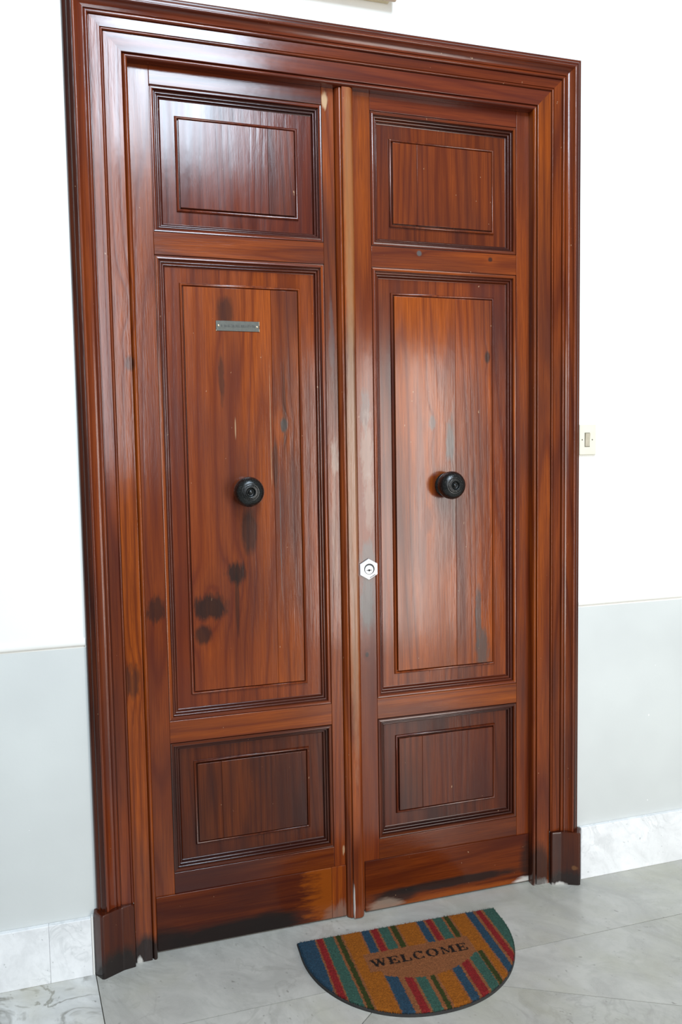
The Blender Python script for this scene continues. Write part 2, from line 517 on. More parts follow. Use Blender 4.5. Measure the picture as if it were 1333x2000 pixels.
# marble baseboards, slab by slab
bl = empty('baseboard_left', (-1.5, -0.038, 0), 'white veined marble baseboard left of the door', None, 'structure')
slabs = [(-2.6, -1.76), (-1.7594, -0.9229), (-0.9225, -0.8095)]
for a, b in slabs:
    box('marble_slab', a, b, -0.046, YW - 0.0004, 0.0, 0.168, M_BASE, bl, 0.0015, (random.random(), 0.5, 0.5))
box('painted_end_strip', -0.8088, -0.8036, -0.0445, YW - 0.0004, 0.0, 0.172, M_RAILPAINT, bl, 0.001)
br = empty('baseboard_right', (1.8, -0.038, 0), 'bright white marble baseboard right of the door', None, 'structure')
for a, b in ((0.7935, 1.62), (1.6215, 2.5)):
    box('marble_slab', a, b, -0.046, YW - 0.0004, 0.0, 0.183, M_BASE, br, 0.0015, (random.random(), 0.5, 0.53))

# floor : mortar bed and marble slabs with open joints
fl = empty('floor', (0, -2.0, -0.03), 'glossy grey marble slab floor with diagonal joints', None, 'structure')
box('mortar_bed', -3.2, 3.2, -5.2, 0.12, -0.030, -0.0035, M_BED, fl, 0.0)
VX, VY = 0.035, -0.317
GAP = 0.0013


def slab(name, poly, mat, tone, seedv):
    c = Vector((sum(p[0] for p in poly) / len(poly), sum(p[1] for p in poly) / len(poly), 0))
    n = len(poly)
    pts = []
    for i in range(n):       # inset every edge by the joint
        p0, p1, p2 = Vector((*poly[i - 1], 0)), Vector((*poly[i], 0)), Vector((*poly[(i + 1) % n], 0))
        d1, d2 = (p1 - p0).normalized(), (p2 - p1).normalized()
        n1, n2 = Vector((-d1.y, d1.x, 0)), Vector((-d2.y, d2.x, 0))
        if n1.dot(c - p1) < 0: n1 = -n1
        if n2.dot(c - p1) < 0: n2 = -n2
        bis = (n1 + n2).normalized()
        pts.append(p1 + bis * (GAP / max(0.3, bis.dot(n1))))
    v = [(p.x, p.y, -0.003) for p in pts] + [(p.x, p.y, 0.0) for p in pts]
    f = [tuple(range(n)), tuple(range(n, 2 * n))] + [(i, (i + 1) % n, n + (i + 1) % n, n + i) for i in range(n)]
    return mesh(name, v, f, mat, fl, color=(seedv, 0.5, tone))


JL0, JL1 = (-0.806, -0.012), (-0.7675, VY)
D2 = lambda y: VX + (y - VY) * 1.20            # left diagonal joint
D1 = lambda x: VY - (x - VX) * 0.517           # right diagonal joint
slab('marble_slab', [(-2.6, 0.10), (-0.812, 0.10), JL0, JL1, (-0.735, -0.60), (-2.6, -0.60)], M_FLOORV, 0.52, 0.11)
slab('marble_slab', [(-0.812, 0.10), (1.46, 0.10), (1.46, VY), JL1, JL0], M_FLOOR, 0.50, 0.37)
slab('marble_slab', [(1.46, 0.10), (3.2, 0.10), (3.2, VY), (1.46, VY)], M_FLOOR, 0.49, 0.55)
slab('marble_slab', [JL1, (VX, VY), (-0.70, -0.9295), (-0.735, -0.60)], M_FLOOR, 0.53, 0.62)
slab('marble_slab', [(VX, VY), (1.547, D1(1.547)), (VX, -1.88), (-0.70, -0.9295)], M_FLOOR, 0.46, 0.80)
slab('marble_slab', [(VX, VY), (3.2, VY), (3.2, D1(3.2)), (1.547, D1(1.547))], M_FLOOR, 0.50, 0.93)
slab('marble_slab', [(-2.6, -0.60), (-0.735, -0.60), (-0.70, -0.9295), (VX, -1.88), (VX, -5.0), (-2.6, -5.0)], M_FLOOR, 0.48, 0.29)
slab('marble_slab', [(VX, -1.88), (1.547, D1(1.547)), (3.2, D1(3.2)), (3.2, -5.0), (VX, -5.0)], M_FLOOR, 0.48, 0.45)

# ------------------------------------------------------------------ door casing
trim = empty('trim_1', (0, YW, 0), 'dark red varnished moulded wooden casing framing the double door', None, 'structure')


def smooth_pts(seq):
    out = []
    for p in seq:
        if isinstance(p, list):
            out += p
        else:
            out.append(p)
    res = [out[0]]
    for p in out[1:]:
        if abs(p[0] - res[-1][0]) + abs(p[1] - res[-1][1]) > 1e-6:
            res.append(p)
    return res


# (s = distance outward from the opening, p = projection out of the door plane)
POST = smooth_pts([(0.0, 0.0006), (0.0, 0.022), arc((0.0, 0.022), (0.0135, 0.0235), 0.62, 8), (0.0145, 0.0215), (0.0152, 0.0295), (0.0165, 0.0302), (0.0610, 0.0302), (0.0622, 0.0290), (0.0622, 0.0006)])
CASE = smooth_pts([(0.0626, 0.0303), (0.0626, 0.0330), arc((0.0626, 0.0330), (0.0690, 0.0345), 0.42, 5), (0.0694, 0.0335), (0.0702, 0.0362), (0.0965, 0.0362), (0.0975, 0.0325), (0.0990, 0.0325),
    arc((0.0990, 0.0345), (0.1085, 0.0405), 0.38, 6), (0.1095, 0.0390), (0.1105, 0.0420), arc((0.1105, 0.0425), (0.1300, 0.0565), -0.13, 6), arc((0.1300, 0.0570), (0.1390, 0.0575), 0.40, 6), (0.1396, 0.0560), (0.1396, 0.0303)])
BAND = smooth_pts([(0.1399, 0.0303), (0.1399, 0.0555), arc((0.1399, 0.0555), (0.1530, 0.0490), 0.16, 4), (0.1540, 0.0470), arc((0.1540, 0.0470), (0.1650, 0.0370), 0.22, 5), (0.1660, 0.0340), (0.1660, 0.0303)])


def leg(name, prof, side, z0, mat, color):
    X = lambda s: (XI_L - s) if side < 0 else (XI_R + s)
    A = [(X(s), -p, z0) for s, p in prof]
    B = [(X(s), -p, ZI + s) for s, p in prof]
    return sweep(name, A, B, mat, trim, color=color)


def head(name, prof, mat, color):
    A = [(XI_L - s, -p, ZI + s) for s, p in prof]
    B = [(XI_R + s, -p, ZI + s) for s, p in prof]
    return sweep(name, A, B, mat, trim, color=color)


PT_L, PT_R = 0.187, 0.183
leg('frame_post', POST, -1, 0.0, W_POST, (0.13, 0.62, 0.50))
leg('frame_post', POST, 1, 0.0, W_POST, (0.47, 0.66, 0.46))
head('frame_head', POST, W_H, (0.29, 0.28, 0.44))
leg('casing_leg', CASE, -1, PT_L + 0.0005, W_V, (0.71, 0.45, 0.48))
leg('casing_leg', CASE, 1, PT_R + 0.0005, W_V, (0.21, 0.42, 0.42))
head('casing_head', CASE, W_H, (0.83, 0.20, 0.40))
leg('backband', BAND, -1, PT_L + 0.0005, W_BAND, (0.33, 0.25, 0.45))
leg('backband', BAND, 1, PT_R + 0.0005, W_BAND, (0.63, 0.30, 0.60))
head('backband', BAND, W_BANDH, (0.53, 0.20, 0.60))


def plinth(side, zt):
    pl = [(0.0630, 0.0303), (0.0630, 0.0440), (0.0655, 0.0462), (0.0940, 0.0505), (0.1000, 0.0528), (0.1440, 0.0735), (0.1500, 0.0752), (0.1560, 0.0730), (0.1735, 0.0480), (0.1745, 0.0440), (0.1745, 0.0303)]
    X = lambda s: (XI_L - s) if side < 0 else (XI_R + s)
    lip = lambda s, p, d: (min(max(s + (0.0 if d == 0 else (d if s < 0.1 else -d)), 0.063), 0.1745), max(p - d, 0.0303))
    rows = [(0.0, 0), (zt - 0.006, 0), (zt - 0.001, 0.0018), (zt, 0.0045)]
    v, f = [], []
    n = len(pl)
    for z, d in rows:
        for s, p in pl:
            s2, p2 = lip(s, p, d)
            v.append((X(s2), -p2, z))
    for k in range(len(rows) - 1):
        for i in range(n):
            j = (i + 1) % n
            f.append((k * n + i, k * n + j, (k + 1) * n + j, (k + 1) * n + i))
    f += [tuple(range(n)), tuple(range((len(rows) - 1) * n, len(rows) * n))]
    return mesh('plinth_block', v, f, W_PLINTH, trim, smooth=28, color=(0.4 + 0.2 * side, 0.42, 0.46))


plinth(-1, PT_L)
plinth(1, PT_R)

# ------------------------------------------------------------------ door leaves
door_l = empty('door_1', (-0.335, 0.02, 0.0), 'left leaf of the double door, with engraved nameplate and black knob', None, 'structure')
door_r = empty('door_2', (0.33, 0.02, 0.0), 'right leaf of the double door, with hexagonal lock plate and black knob', None, 'structure')

# profile of the panel moulding: (s = distance inward from the stile edge, y = depth behind the leaf face)
FILLET = smooth_pts([(0.0, 0.020), (0.0, 0.0070), (0.0021, 0.0070), arc((0.0021, 0.0008), (0.0108, 0.0000), 0.10, 5), (0.0112, 0.0050), (0.0112, 0.020)])
REEDS = smooth_pts([(0.0113, 0.040), (0.0113, 0.0062), (0.0126, 0.0062), arc((0.0126, 0.0045), (0.0180, 0.0090), 0.30, 6),
    (0.0182, 0.0128), (0.0190, 0.0128), arc((0.0190, 0.0105), (0.0245, 0.0150), 0.30, 6), (0.0248, 0.0200), (0.0258, 0.0205), arc((0.0258, 0.0185), (0.0292, 0.0224), 0.20, 4), (0.0292, 0.040)])


def moulding(rect, parent, tones):
    x0, x1, z0, z1 = rect
    cs = ((x0, z0, 1, 1), (x1, z0, -1, 1), (x1, z1, -1, -1), (x0, z1, 1, -1))
    for k in range(4):
        a, b = cs[k], cs[(k + 1) % 4]
        mt = W_H if k % 2 == 0 else W_V
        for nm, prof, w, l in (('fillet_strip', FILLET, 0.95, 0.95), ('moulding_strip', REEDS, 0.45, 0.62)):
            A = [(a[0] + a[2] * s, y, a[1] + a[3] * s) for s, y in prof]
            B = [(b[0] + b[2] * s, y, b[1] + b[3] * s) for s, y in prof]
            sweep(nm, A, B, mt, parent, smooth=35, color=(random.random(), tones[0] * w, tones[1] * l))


def rings(rect, offs):
    """nested rectangles: (inset, y)"""
    x0, x1, z0, z1 = rect
    v, f = [], []
    for o, y in offs:
        v += [(x0 + o, y, z0 + o), (x1 - o, y, z0 + o), (x1 - o, y, z1 - o), (x0 + o, y, z1 - o)]
    for k in range(len(offs) - 1):
        for i in range(4):
            j = (i + 1) % 4
            f.append((k * 4 + i, k * 4 + j, k * 4 + 4 + j, k * 4 + 4 + i))
    return v, f


def panel(outer, field, joints, parent, tones, fmat):
    x0, x1, z0, z1 = outer
    i = 0.0290
    # margin ground with the raised bead round the field
    ox = (x0 + i, x1 - i, z0 + i, z1 - i)
    fx0, fx1, fz0, fz1 = field
    v = [(ox[0], 0.0225, ox[2]), (ox[1], 0.0225, ox[2]), (ox[1], 0.0225, ox[3]), (ox[0], 0.0225, ox[3])]
    v2, f2 = rings(field, [(0.0, 0.0225), (0.0004, 0.0190), (0.0018, 0.0165), (0.0040, 0.0154), (0.0060, 0.0160), (0.0074, 0.0178), (0.0080, 0.0205), (0.0082, 0.0245), (0.0104, 0.0245), (0.0104, 0.034)])
    f = [tuple(q + 4 for q in t) for t in f2]
    for k in range(4):
        j = (k + 1) % 4
        f.append((k, j, 4 + j, 4 + k))
    # back
    b = len(v) + len(v2)
    vb = [(ox[0], 0.034, ox[2]), (ox[1], 0.034, ox[2]), (ox[1], 0.034, ox[3]), (ox[0], 0.034, ox[3])]
    for k in range(4):
        j = (k + 1) % 4
        f.append((k, j, b + j, b + k))
        f.append((b - 4 + k, b - 4 + j, b + j, b + k))
    p = mesh('panel', v + v2 + vb, f, W_V, parent, smooth=38, color=(random.random(), tones[0] * 0.75, tones[1] * 0.92))
    cuts = [fx0 + 0.0106] + list(joints) + [fx1 - 0.0106]
    for a, c in zip(cuts[:-1], cuts[1:]):
        box('field_board', a + 0.0002, c - 0.0002, 0.0138, 0.033, fz0 + 0.0106, fz1 - 0.0106, fmat, p, 0.0009, (random.random(), min(1, tones[0] + random.uniform(-0.06, 0.10)), tones[1]))
    return p


ROWS = [(2.107, 2.507, 2.172, 2.437), (0.698, 2.044, 0.766, 1.973), (0.236, 0.632, 0.304, 0.564)]
LP = (-0.571, -0.0747, -0.503, -0.146)
RP = (0.0761, 0.571, 0.143, 0.500)
YB = 0.045


def leaf(parent, x0, x1, px, joints, tones, stile_mats, rail_mats, kick, kick_x, kick_mat, fmats):
    s_l, s_r = stile_mats
    box('stile', x0, px[0], 0.0, YB, 0.010, 2.585, s_l, parent, 0.0012, (random.random(), 0.62, 0.47))
    box('stile', px[1], x1, 0.0, YB, 0.010, 2.585, s_r, parent, 0.0012, (random.random(), 0.58, 0.47))
    zz = [(2.507, 2.585, 0.25, 0.44), (2.044, 2.107, 0.55, 0.48), (0.632, 0.698, 0.90, 0.46), (0.010, 0.236, 0.60, 0.32)]  # bottom rail tone lowered to paint the dimmer light there
    for (a, b, w, l), rm in zip(zz, rail_mats):
        box('rail', px[0] + 0.0002, px[1] - 0.0002, 0.0003, YB, a, b, rm, parent, 0.0012, (random.random(), w, l))
    for k, (z0, z1, f0, f1) in enumerate(ROWS):
        outer = (px[0], px[1], z0, z1)
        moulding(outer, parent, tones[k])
        panel(outer, (px[2], px[3], f0, f1), joints[k], parent, tones[k], fmats[k])
    if kick < 0.5:      # the left board is pieced out with a lighter end block
        box('kick_board_end', -0.0855, kick_x[1], -0.0047, -0.0002, 0.006, 0.1725, W_KEND, parent, 0.0012, (0.2, 0.9, 0.52))
        kick_x = (kick_x[0], -0.0860)
    box('kick_board', kick_x[0], kick_x[1], -0.0045, -0.0002, 0.006, 0.172, kick_mat, parent, 0.0012, (kick, 0.42, 0.34))


leaf(door_l, -0.640, -0.0375, LP, ([-0.236], [-0.238], [-0.420]), ((0.22, 0.44), (0.62, 0.54), (0.42, 0.27)), (W_STILE_HL, W_STILE_L), (W_H, W_H, W_H, W_H), 0.41, (-0.6265, -0.0385), W_KICK_L, (W_V, W_P2L, W_V))  # lowest panel tones darkened to paint the weaker light near the floor
leaf(door_r, 0.0205, 0.640, RP, ([0.2335], [0.360], [0.2344]), ((0.50, 0.42), (0.62, 0.54), (0.42, 0.31)), (W_STILE_R, W_V), (W_H, W_RAIL_R, W_H, W_H), 0.77, (0.0255, 0.6155), W_KICK_R, (W_V, W_P2R, W_V))  # lowest tone darkened here as well, for the same weak light

# astragal covering the meeting of the leaves, fixed to the left leaf
AST = smooth_pts([(-0.0370, 0.040), (-0.0370, 0.002), arc((-0.0370, -0.002), (-0.0305, -0.0145), -0.14, 5), (-0.0298, -0.0140), arc((-0.0298, -0.0140), (-0.0205, -0.0180), -0.22, 5), (-0.0200, -0.0165),
    (-0.0192, -0.0170), (-0.0192, -0.0245), (-0.0182, -0.0256), (0.0035, -0.0262), arc((0.0035, -0.0262), (0.0198, -0.0030), -0.16, 7), (0.0200, 0.040)])
sweep('astragal', [(x, y, 0.004) for x, y in AST], [(x, y, 2.5535) for x, y in AST], W_AST, door_l, smooth=35, color=(0.66, 0.62, 0.52))


# ------------------------------------------------------------------ door furniture
def knob(parent, cx, cz):
    k = empty('knob', (cx, 0.0138, cz))
    k.parent = parent
    k.location = Vector((cx, 0.0138, cz)) - wloc(parent)
    k['label'] = 'black turned iron knob with concentric rings'
    lathe('rosette', [(0.0, 0.0), (0.037, 0.0), (0.0385, 0.0025), (0.037, 0.006), (0.033, 0.009), (0.030, 0.011), (0.0, 0.011)], (cx, 0.0138, cz), M_KNOB, k, 48)
    pts = [(0.0, 0.010), (0.030, 0.010), (0.0335, 0.014)]
    pts += [(0.0335 + 0.0055 * math.sin(t * math.pi / 2), 0.014 + 0.010 * t) for t in (0.3, 0.6, 1.0)]
    pts += [(0.0375, 0.0250), (0.0372, 0.0262), (0.0385, 0.0272), (0.0412, 0.034), (0.0418, 0.042), (0.0408, 0.050), (0.0375, 0.0580), (0.0325, 0.0632), (0.0270, 0.0662)]
    pts += [(0.0245, 0.0672), (0.0240, 0.0662), (0.0226, 0.0664), (0.0218, 0.0682), (0.0195, 0.0690), (0.0188, 0.0678), (0.0174, 0.0680), (0.0166, 0.0698), (0.0140, 0.0704), (0.0130, 0.0700), (0.0098, 0.0650), (0.0072, 0.0640),
            (0.0060, 0.0660), (0.0050, 0.0690), (0.0030, 0.0702), (0.0004, 0.0704)]
    pts = [(r * 1.06, d * 1.08) for r, d in pts]
    lathe('grip', pts, (cx, 0.0138, cz), M_KNOB, k, 64, 30)
    return k


knob(door_l, -0.3235, 1.368)
knob(door_r, 0.3235, 1.371)

# engraved nameplate on the left leaf
M_PLATE = plain('weathered_bronze_plate', (0.105, 0.105, 0.09), 0.38, 0.55, 0.35, 90.0, 0.1)
M_BRASS = plain('pale_brass', (0.72, 0.60, 0.40), 0.3, 0.8)
M_ENGR = plain('engraving_black', (0.018, 0.018, 0.017), 0.6)
npz = box('nameplate', -0.4015, -0.2735, 0.0117, 0.0136, 1.8388, 1.8682, M_PLATE, door_l, 0.0006)
npz['label'] = 'small weathered metal nameplate with worn engraved lettering'
for x, z in ((-0.3940, 1.8541), (-0.2805, 1.8528)):
    lathe('screw', [(0.0, 0.0), (0.0031, 0.0), (0.0030, 0.0006), (0.0022, 0.0013), (0.0005, 0.0015)], (x, 0.0117, z), M_BRASS, npz, 16)
for x0, x1, z0, z1 in ((-0.2748, -0.2733, 1.8565, 1.8684), (-0.2748, -0.2733, 1.8386, 1.8455), (-0.4017, -0.4000, 1.8386, 1.8415)):
    box('worn_corner', x0, x1, 0.0112, 0.0138, z0, z1, M_BRASS, npz, 0.0004)
# worn lettering: only the strokes can be made out, not the words
rl = random.Random(3)
lv, lf = [], []
xc = -0.3860
while xc < -0.2885:
    w = rl.choice((0.0036, 0.0042, 0.0048))
    if rl.random() < 0.07:
        xc += w
        continue
    segs = [(xc, xc + 0.0008, 1.8500, 1.8572)]
    if rl.random() < 0.7: segs.append((xc + w - 0.0020, xc + w - 0.0012, 1.8500, 1.8572))
    for zz in (1.8500, 1.8533, 1.8565):
        if rl.random() < 0.5: segs.append((xc, xc + w - 0.0012, zz, zz + 0.0007))
    for a, b, c, d in segs:
        k = len(lv)
        lv += [(x, y, z) for x in (a, b) for y in (0.01155, 0.0119) for z in (c, d)]
        lf += [tuple(k + q for q in t) for t in [(0, 1, 3, 2), (4, 6, 7, 5), (0, 4, 5, 1), (2, 3, 7, 6), (0, 2, 6, 4), (1, 5, 7, 3)]]
    xc += w + 0.0006
mesh('lettering', lv, lf, M_ENGR, npz)

# hexagonal cylinder lock on the right leaf
M_STEEL = plain('polished_white_metal', (0.76, 0.76, 0.76), 0.35, 0.15)
lk = empty('lock', (0.0515, -0.002, 1.1145))
lk.parent = door_r
lk.location = Vector((0.0515, -0.002, 1.1145)) - wloc(door_r)
lk['label'] = 'bright hexagonal metal lock plate with key cylinder'
hx, hz, hr = 0.0515, 1.1145, 0.0335


def hexring(r, y):
    return [(hx + r * math.sin(rad(60 * i)), y, hz + r * math.cos(rad(60 * i))) for i in range(6)]


hv = hexring(hr, -0.0022) + hexring(hr, -0.0055) + hexring(hr - 0.0018, -0.0072)
hv += [(hx, -0.0072, hz), (hx, -0.0022, hz)]
hf = []
for k in range(2):
    for i in range(6):
        j = (i + 1) % 6
        hf.append((k * 6 + i, k * 6 + j, k * 6 + 6 + j, k * 6 + 6 + i))
for i in range(6):
    hf.append((12 + i, 12 + (i + 1) % 6, 18))
    hf.append((i, (i + 1) % 6, 19))
mesh('lock_plate', hv, hf, M_STEEL, lk)
lathe('cylinder_collar', [(0.0, 0.0), (0.0172, 0.0), (0.0170, 0.0012), (0.0150, 0.0014), (0.0146, 0.0008), (0.0, 0.0008)], (hx + 0.0014, -0.0071, hz + 0.0012), plain('dull_steel', (0.05, 0.05, 0.05), 0.5, 0.2), lk, 40)
lathe('key_cylinder', [(0.0, 0.0), (0.0140, 0.0), (0.0138, 0.0024), (0.0125, 0.0030), (0.0004, 0.0030)], (hx, -0.0074, hz - 0.0008), M_STEEL, lk, 40)
KH = plain('keyhole_black', (0.01, 0.01, 0.01), 0.7)
box('keyhole', hx - 0.0085, hx + 0.0085, -0.0108, -0.0100, hz - 0.0034, hz - 0.0012, KH, lk, 0.0)
lathe('keyhole_pin', [(0.0, 0.0), (0.0036, 0.0), (0.0034, 0.0005), (0.0003, 0.0006)], (hx, -0.0104, hz - 0.0023), KH, lk, 16)
# tiny worn maker's stamp along the lower right edge and at the top point
GM = plain('stamp_grey', (0.16, 0.16, 0.16), 0.5)
sv, sf = [], []
for i in range(9):
    t = i / 8
    cx, cz = hx + 0.0035 + 0.0165 * t, hz - 0.0262 + 0.0092 * t
    w, h = 0.0007 + 0.0004 * (i % 3), 0.0013 + 0.0005 * (i % 2)
    k = len(sv)
    sv += [(x, y, z) for x in (cx - w, cx + w) for y in (-0.0074, -0.0070) for z in (cz - h, cz + h)]
    sf += [tuple(k + q for q in tt) for tt in [(0, 1, 3, 2), (4, 6, 7, 5), (0, 4, 5, 1), (2, 3, 7, 6), (0, 2, 6, 4), (1, 5, 7, 3)]]
k = len(sv)
sv += [(x, y, z) for x in (hx - 0.0016, hx + 0.0016) for y in (-0.0074, -0.0070) for z in (hz + 0.0235, hz + 0.0250)]
sf += [tuple(k + q for q in tt) for tt in [(0, 1, 3, 2), (4, 6, 7, 5), (0, 4, 5, 1), (2, 3, 7, 6), (0, 2, 6, 4), (1, 5, 7, 3)]]
mesh('stamped_mark', sv, sf, GM, lk)

# ------------------------------------------------------------------ light switch
M_IVORY = plain('yellowed_ivory_plastic', (0.74, 0.71, 0.58), 0.35, 0.0, 0.12, 40.0, 0.05)
M_ROCK = plain('aged_beige_plastic', (0.50, 0.44, 0.33), 0.4, 0.0, 0.25, 70.0)
sw = empty('light_switch', (0.8150, YW, 1.459), 'yellowed ivory light switch on the white wall beside the door casing', 'light switch')
box('cover_plate', 0.7845, 0.8468, YW - 0.0085, YW - 0.0003, 1.4600, 1.5605, M_IVORY, sw, 0.0022)
box('rocker_well', 0.8030, 0.8228, YW - 0.0091, YW - 0.0086, 1.4865, 1.5335, plain('switch_shadow_gap', (0.16, 0.14, 0.10), 0.7), sw, 0.0002)
rv = [(x, YW - d, z) for x in (0.8043, 0.8215) for z, d in ((1.4885, 0.0092), (1.4885, 0.0108), (1.5100, 0.0118), (1.5315, 0.0150), (1.5315, 0.0092))]
mesh('rocker', rv, [(0, 1, 2, 3, 4), (5, 6, 7, 8, 9), (0, 1, 6, 5), (1, 2, 7, 6), (2, 3, 8, 7), (3, 4, 9, 8), (4, 0, 5, 9)], M_ROCK, sw, bevel=0.0006)
for x in (0.7940, 0.8325):
    lathe('screw', [(0.0, 0.0), (0.0023, 0.0), (0.0020, 0.0007), (0.0003, 0.0009)], (x, YW - 0.0085, 1.5100), plain('dull_screw', (0.12, 0.10, 0.07), 0.5, 0.5), sw, 14)

# ------------------------------------------------------------------ framed picture above the door (only its lower right corner shows)
M_TAN = plain('tan_wood', (0.66, 0.55, 0.36), 0.45, 0.0, 0.25, 30.0, 0.1)
M_TAN2 = plain('brown_frame_edge', (0.50, 0.36, 0.25), 0.45, 0.0, 0.3, 30.0)
M_PRINT = plain('faded_print', (0.55, 0.50, 0.42), 0.5, 0.0, 0.4, 8.0)
pf = empty('picture_frame', (-0.10, YW, 2.795), 'tan wooden frame hung above the door, cut off by the top of the picture', 'picture frame')
FX0, FX1, FZ0, FZ1 = -0.345, 0.127, 2.803, 3.30
box('back_box', FX0, FX1, -0.058, YW - 0.0005, FZ0, FZ1, M_TAN, pf, 0.0015)
fw = 0.05
for nm, a in (('frame_rail', (FX0 - 0.014, FX1 + 0.014, FZ0 - 0.010, FZ0 + fw)), ('frame_rail', (FX0 - 0.014, FX1 + 0.014, FZ1 - fw, FZ1 + 0.010)), ('frame_stile', (FX0 - 0.014, FX0 + fw, FZ0 + fw, FZ1 - fw)), ('frame_stile', (FX1 - fw, FX1 + 0.014, FZ0 + fw, FZ1 - fw))):
    box(nm, a[0], a[1], -0.072, -0.0585, a[2], a[3], M_TAN2, pf, 0.004)
box('print', FX0 + fw, FX1 - fw, -0.064, -0.0585, FZ0 + fw, FZ1 - fw, M_PRINT, pf, 0.0)

# ------------------------------------------------------------------ doormat
A_MAT = rad(-1.8)
MO = Vector((0.1, -0.1055, 0.0))
EX = Vector((math.cos(A_MAT), math.sin(A_MAT), 0))
EY = Vector((math.sin(A_MAT), -math.cos(A_MAT), 0))
TAN, BLUE, RED, TEAL, GREEN, ORANGE, BLACK = (0.300, 0.108, 0.040), (0.022, 0.066, 0.108), (0.270, 0.016, 0.018), (0.042, 0.118, 0.088), (0.036, 0.050, 0.010), (0.370, 0.112, 0.009), (0.010, 0.009, 0.009)
UP = [(-.34, -.270, BLUE), (-.265, -.247, RED), (-.244, -.214, TEAL), (-.206, -.191, GREEN), (-.184, -.130, ORANGE), (-.125, -.099, BLUE), (-.094, -.074, RED), (-.069, -.039, TEAL), (-.031, -.014, GREEN), (-.008, .050, ORANGE),
      (.055, .078, BLUE), (.085, .104, RED), (.109, .139, TEAL), (.146, .162, GREEN), (.168, .216, ORANGE), (.221, .247, BLUE), (.256, .274, RED), (.281, .34, TEAL)]
LO = [(-.34, -.268, BLUE), (-.263, -.242, RED), (-.238, -.204, TEAL), (-.198, -.183, GREEN), (-.177, -.119, ORANGE), (-.116, -.082, BLUE), (-.066, -.044, RED), (-.036, -.007, TEAL), (.004, .018, GREEN), (.026, .072, ORANGE),
      (.077, .103, BLUE), (.111, .137, RED), (.145, .176, TEAL), (.178, .193, GREEN), (.197, .219, ORANGE), (.223, .247, BLUE), (.256, .276, RED), (.283, .34, TEAL)]


def letters():
    """serif capitals as convex quads in a unit-height box, list of (glyph, width, quads / ring)"""
    def r(a, b, c, d):
        return [(a, c), (b, c), (b, d), (a, d)]
    G = {}
    G['E'] = (0.92, [r(.10, .36, 0, 1), r(0, .88, 0, .12), r(0, .88, .88, 1), r(.3, .62, .45, .57), r(.55, .65, .32, .70), r(.74, .88, 0, .32), r(.74, .88, .72, 1), r(0, .46, 0, .08), r(0, .46, .92, 1)], None)
    G['L'] = (0.88, [r(.10, .36, 0, 1), r(0, .85, 0, .12), r(0, .47, .91, 1), r(.71, .85, 0, .38)], None)
    G['W'] = (1.36, [[(.10, 1), (.36, 1), (.58, 0), (.42, 0)], [(.58, .0), (.66, .32), (.80, 1), (.70, 1)], [(.42, 0), (.58, 0), (.82, .86), (.72, 1)], [(.62, 1), (.86, 1), (1.08, 0), (.92, 0)],
                     [(.92, 0), (1.08, 0), (1.30, 1), (1.20, 1)], r(0, .46, .92, 1), r(.54, .98, .92, 1), r(1.08, 1.40, .92, 1)], None)
    G['M'] = (1.30, [r(.14, .26, 0, 1), r(.92, 1.18, 0, 1), [(.10, 1), (.38, 1), (.70, .10), (.58, .10)], [(.58, .10), (.70, .10), (1.0, 1), (.90, 1)], r(0, .42, 0, .09), r(.80, 1.30, 0, .09), r(0, .36, .92, 1), r(.94, 1.30, .92, 1)], None)
    G['O'] = (1.05, [], ('O',))
    G['C'] = (0.98, [r(.80, .92, .66, .98), r(.80, .90, .0, .26)], ('C',))
    return G


GL = letters()


def in_quad(px, py, q):
    s = np.ones(px.shape, bool)
    s2 = np.ones(px.shape, bool)
    for i in range(len(q)):
        (x0, y0), (x1, y1) = q[i], q[(i + 1) % len(q)]
        cr = (x1 - x0) * (py - y0) - (y1 - y0) * (px - x0)
        s &= cr >= 0
        s2 &= cr <= 0
    return s | s2


def text_mask(p, q):
    word = 'WELCOME'
    hgt, top = 0.0335, 0.1435
    total = sum(GL[c][0] for c in word) + 0.17 * (len(word) - 1)
    k = 0.300 / total
    x = -0.1415
    out = np.zeros(p.shape, bool)
    yy = 1.0 - (q - top) / hgt
    for c in word:
        w, qs, ring = GL[c]
        xx = (p - x) / k
        for quad in qs:
            out |= in_quad(xx, yy, quad)
        if ring:
            cx = w / 2
            o_ = ((xx - cx) / (w / 2)) ** 2 + ((yy - .5) / .53) ** 2
            i_ = ((xx - cx) / (w / 2 * 0.50)) ** 2 + ((yy - .5) / .43) ** 2
            m = (o_ <= 1) & (i_ >= 1)
            if ring[0] == 'C':
                m &= ~((xx > cx + .06) & (np.abs(yy - .5) < .26))
            out |= m
        x += (w + 0.17) * k
    return out


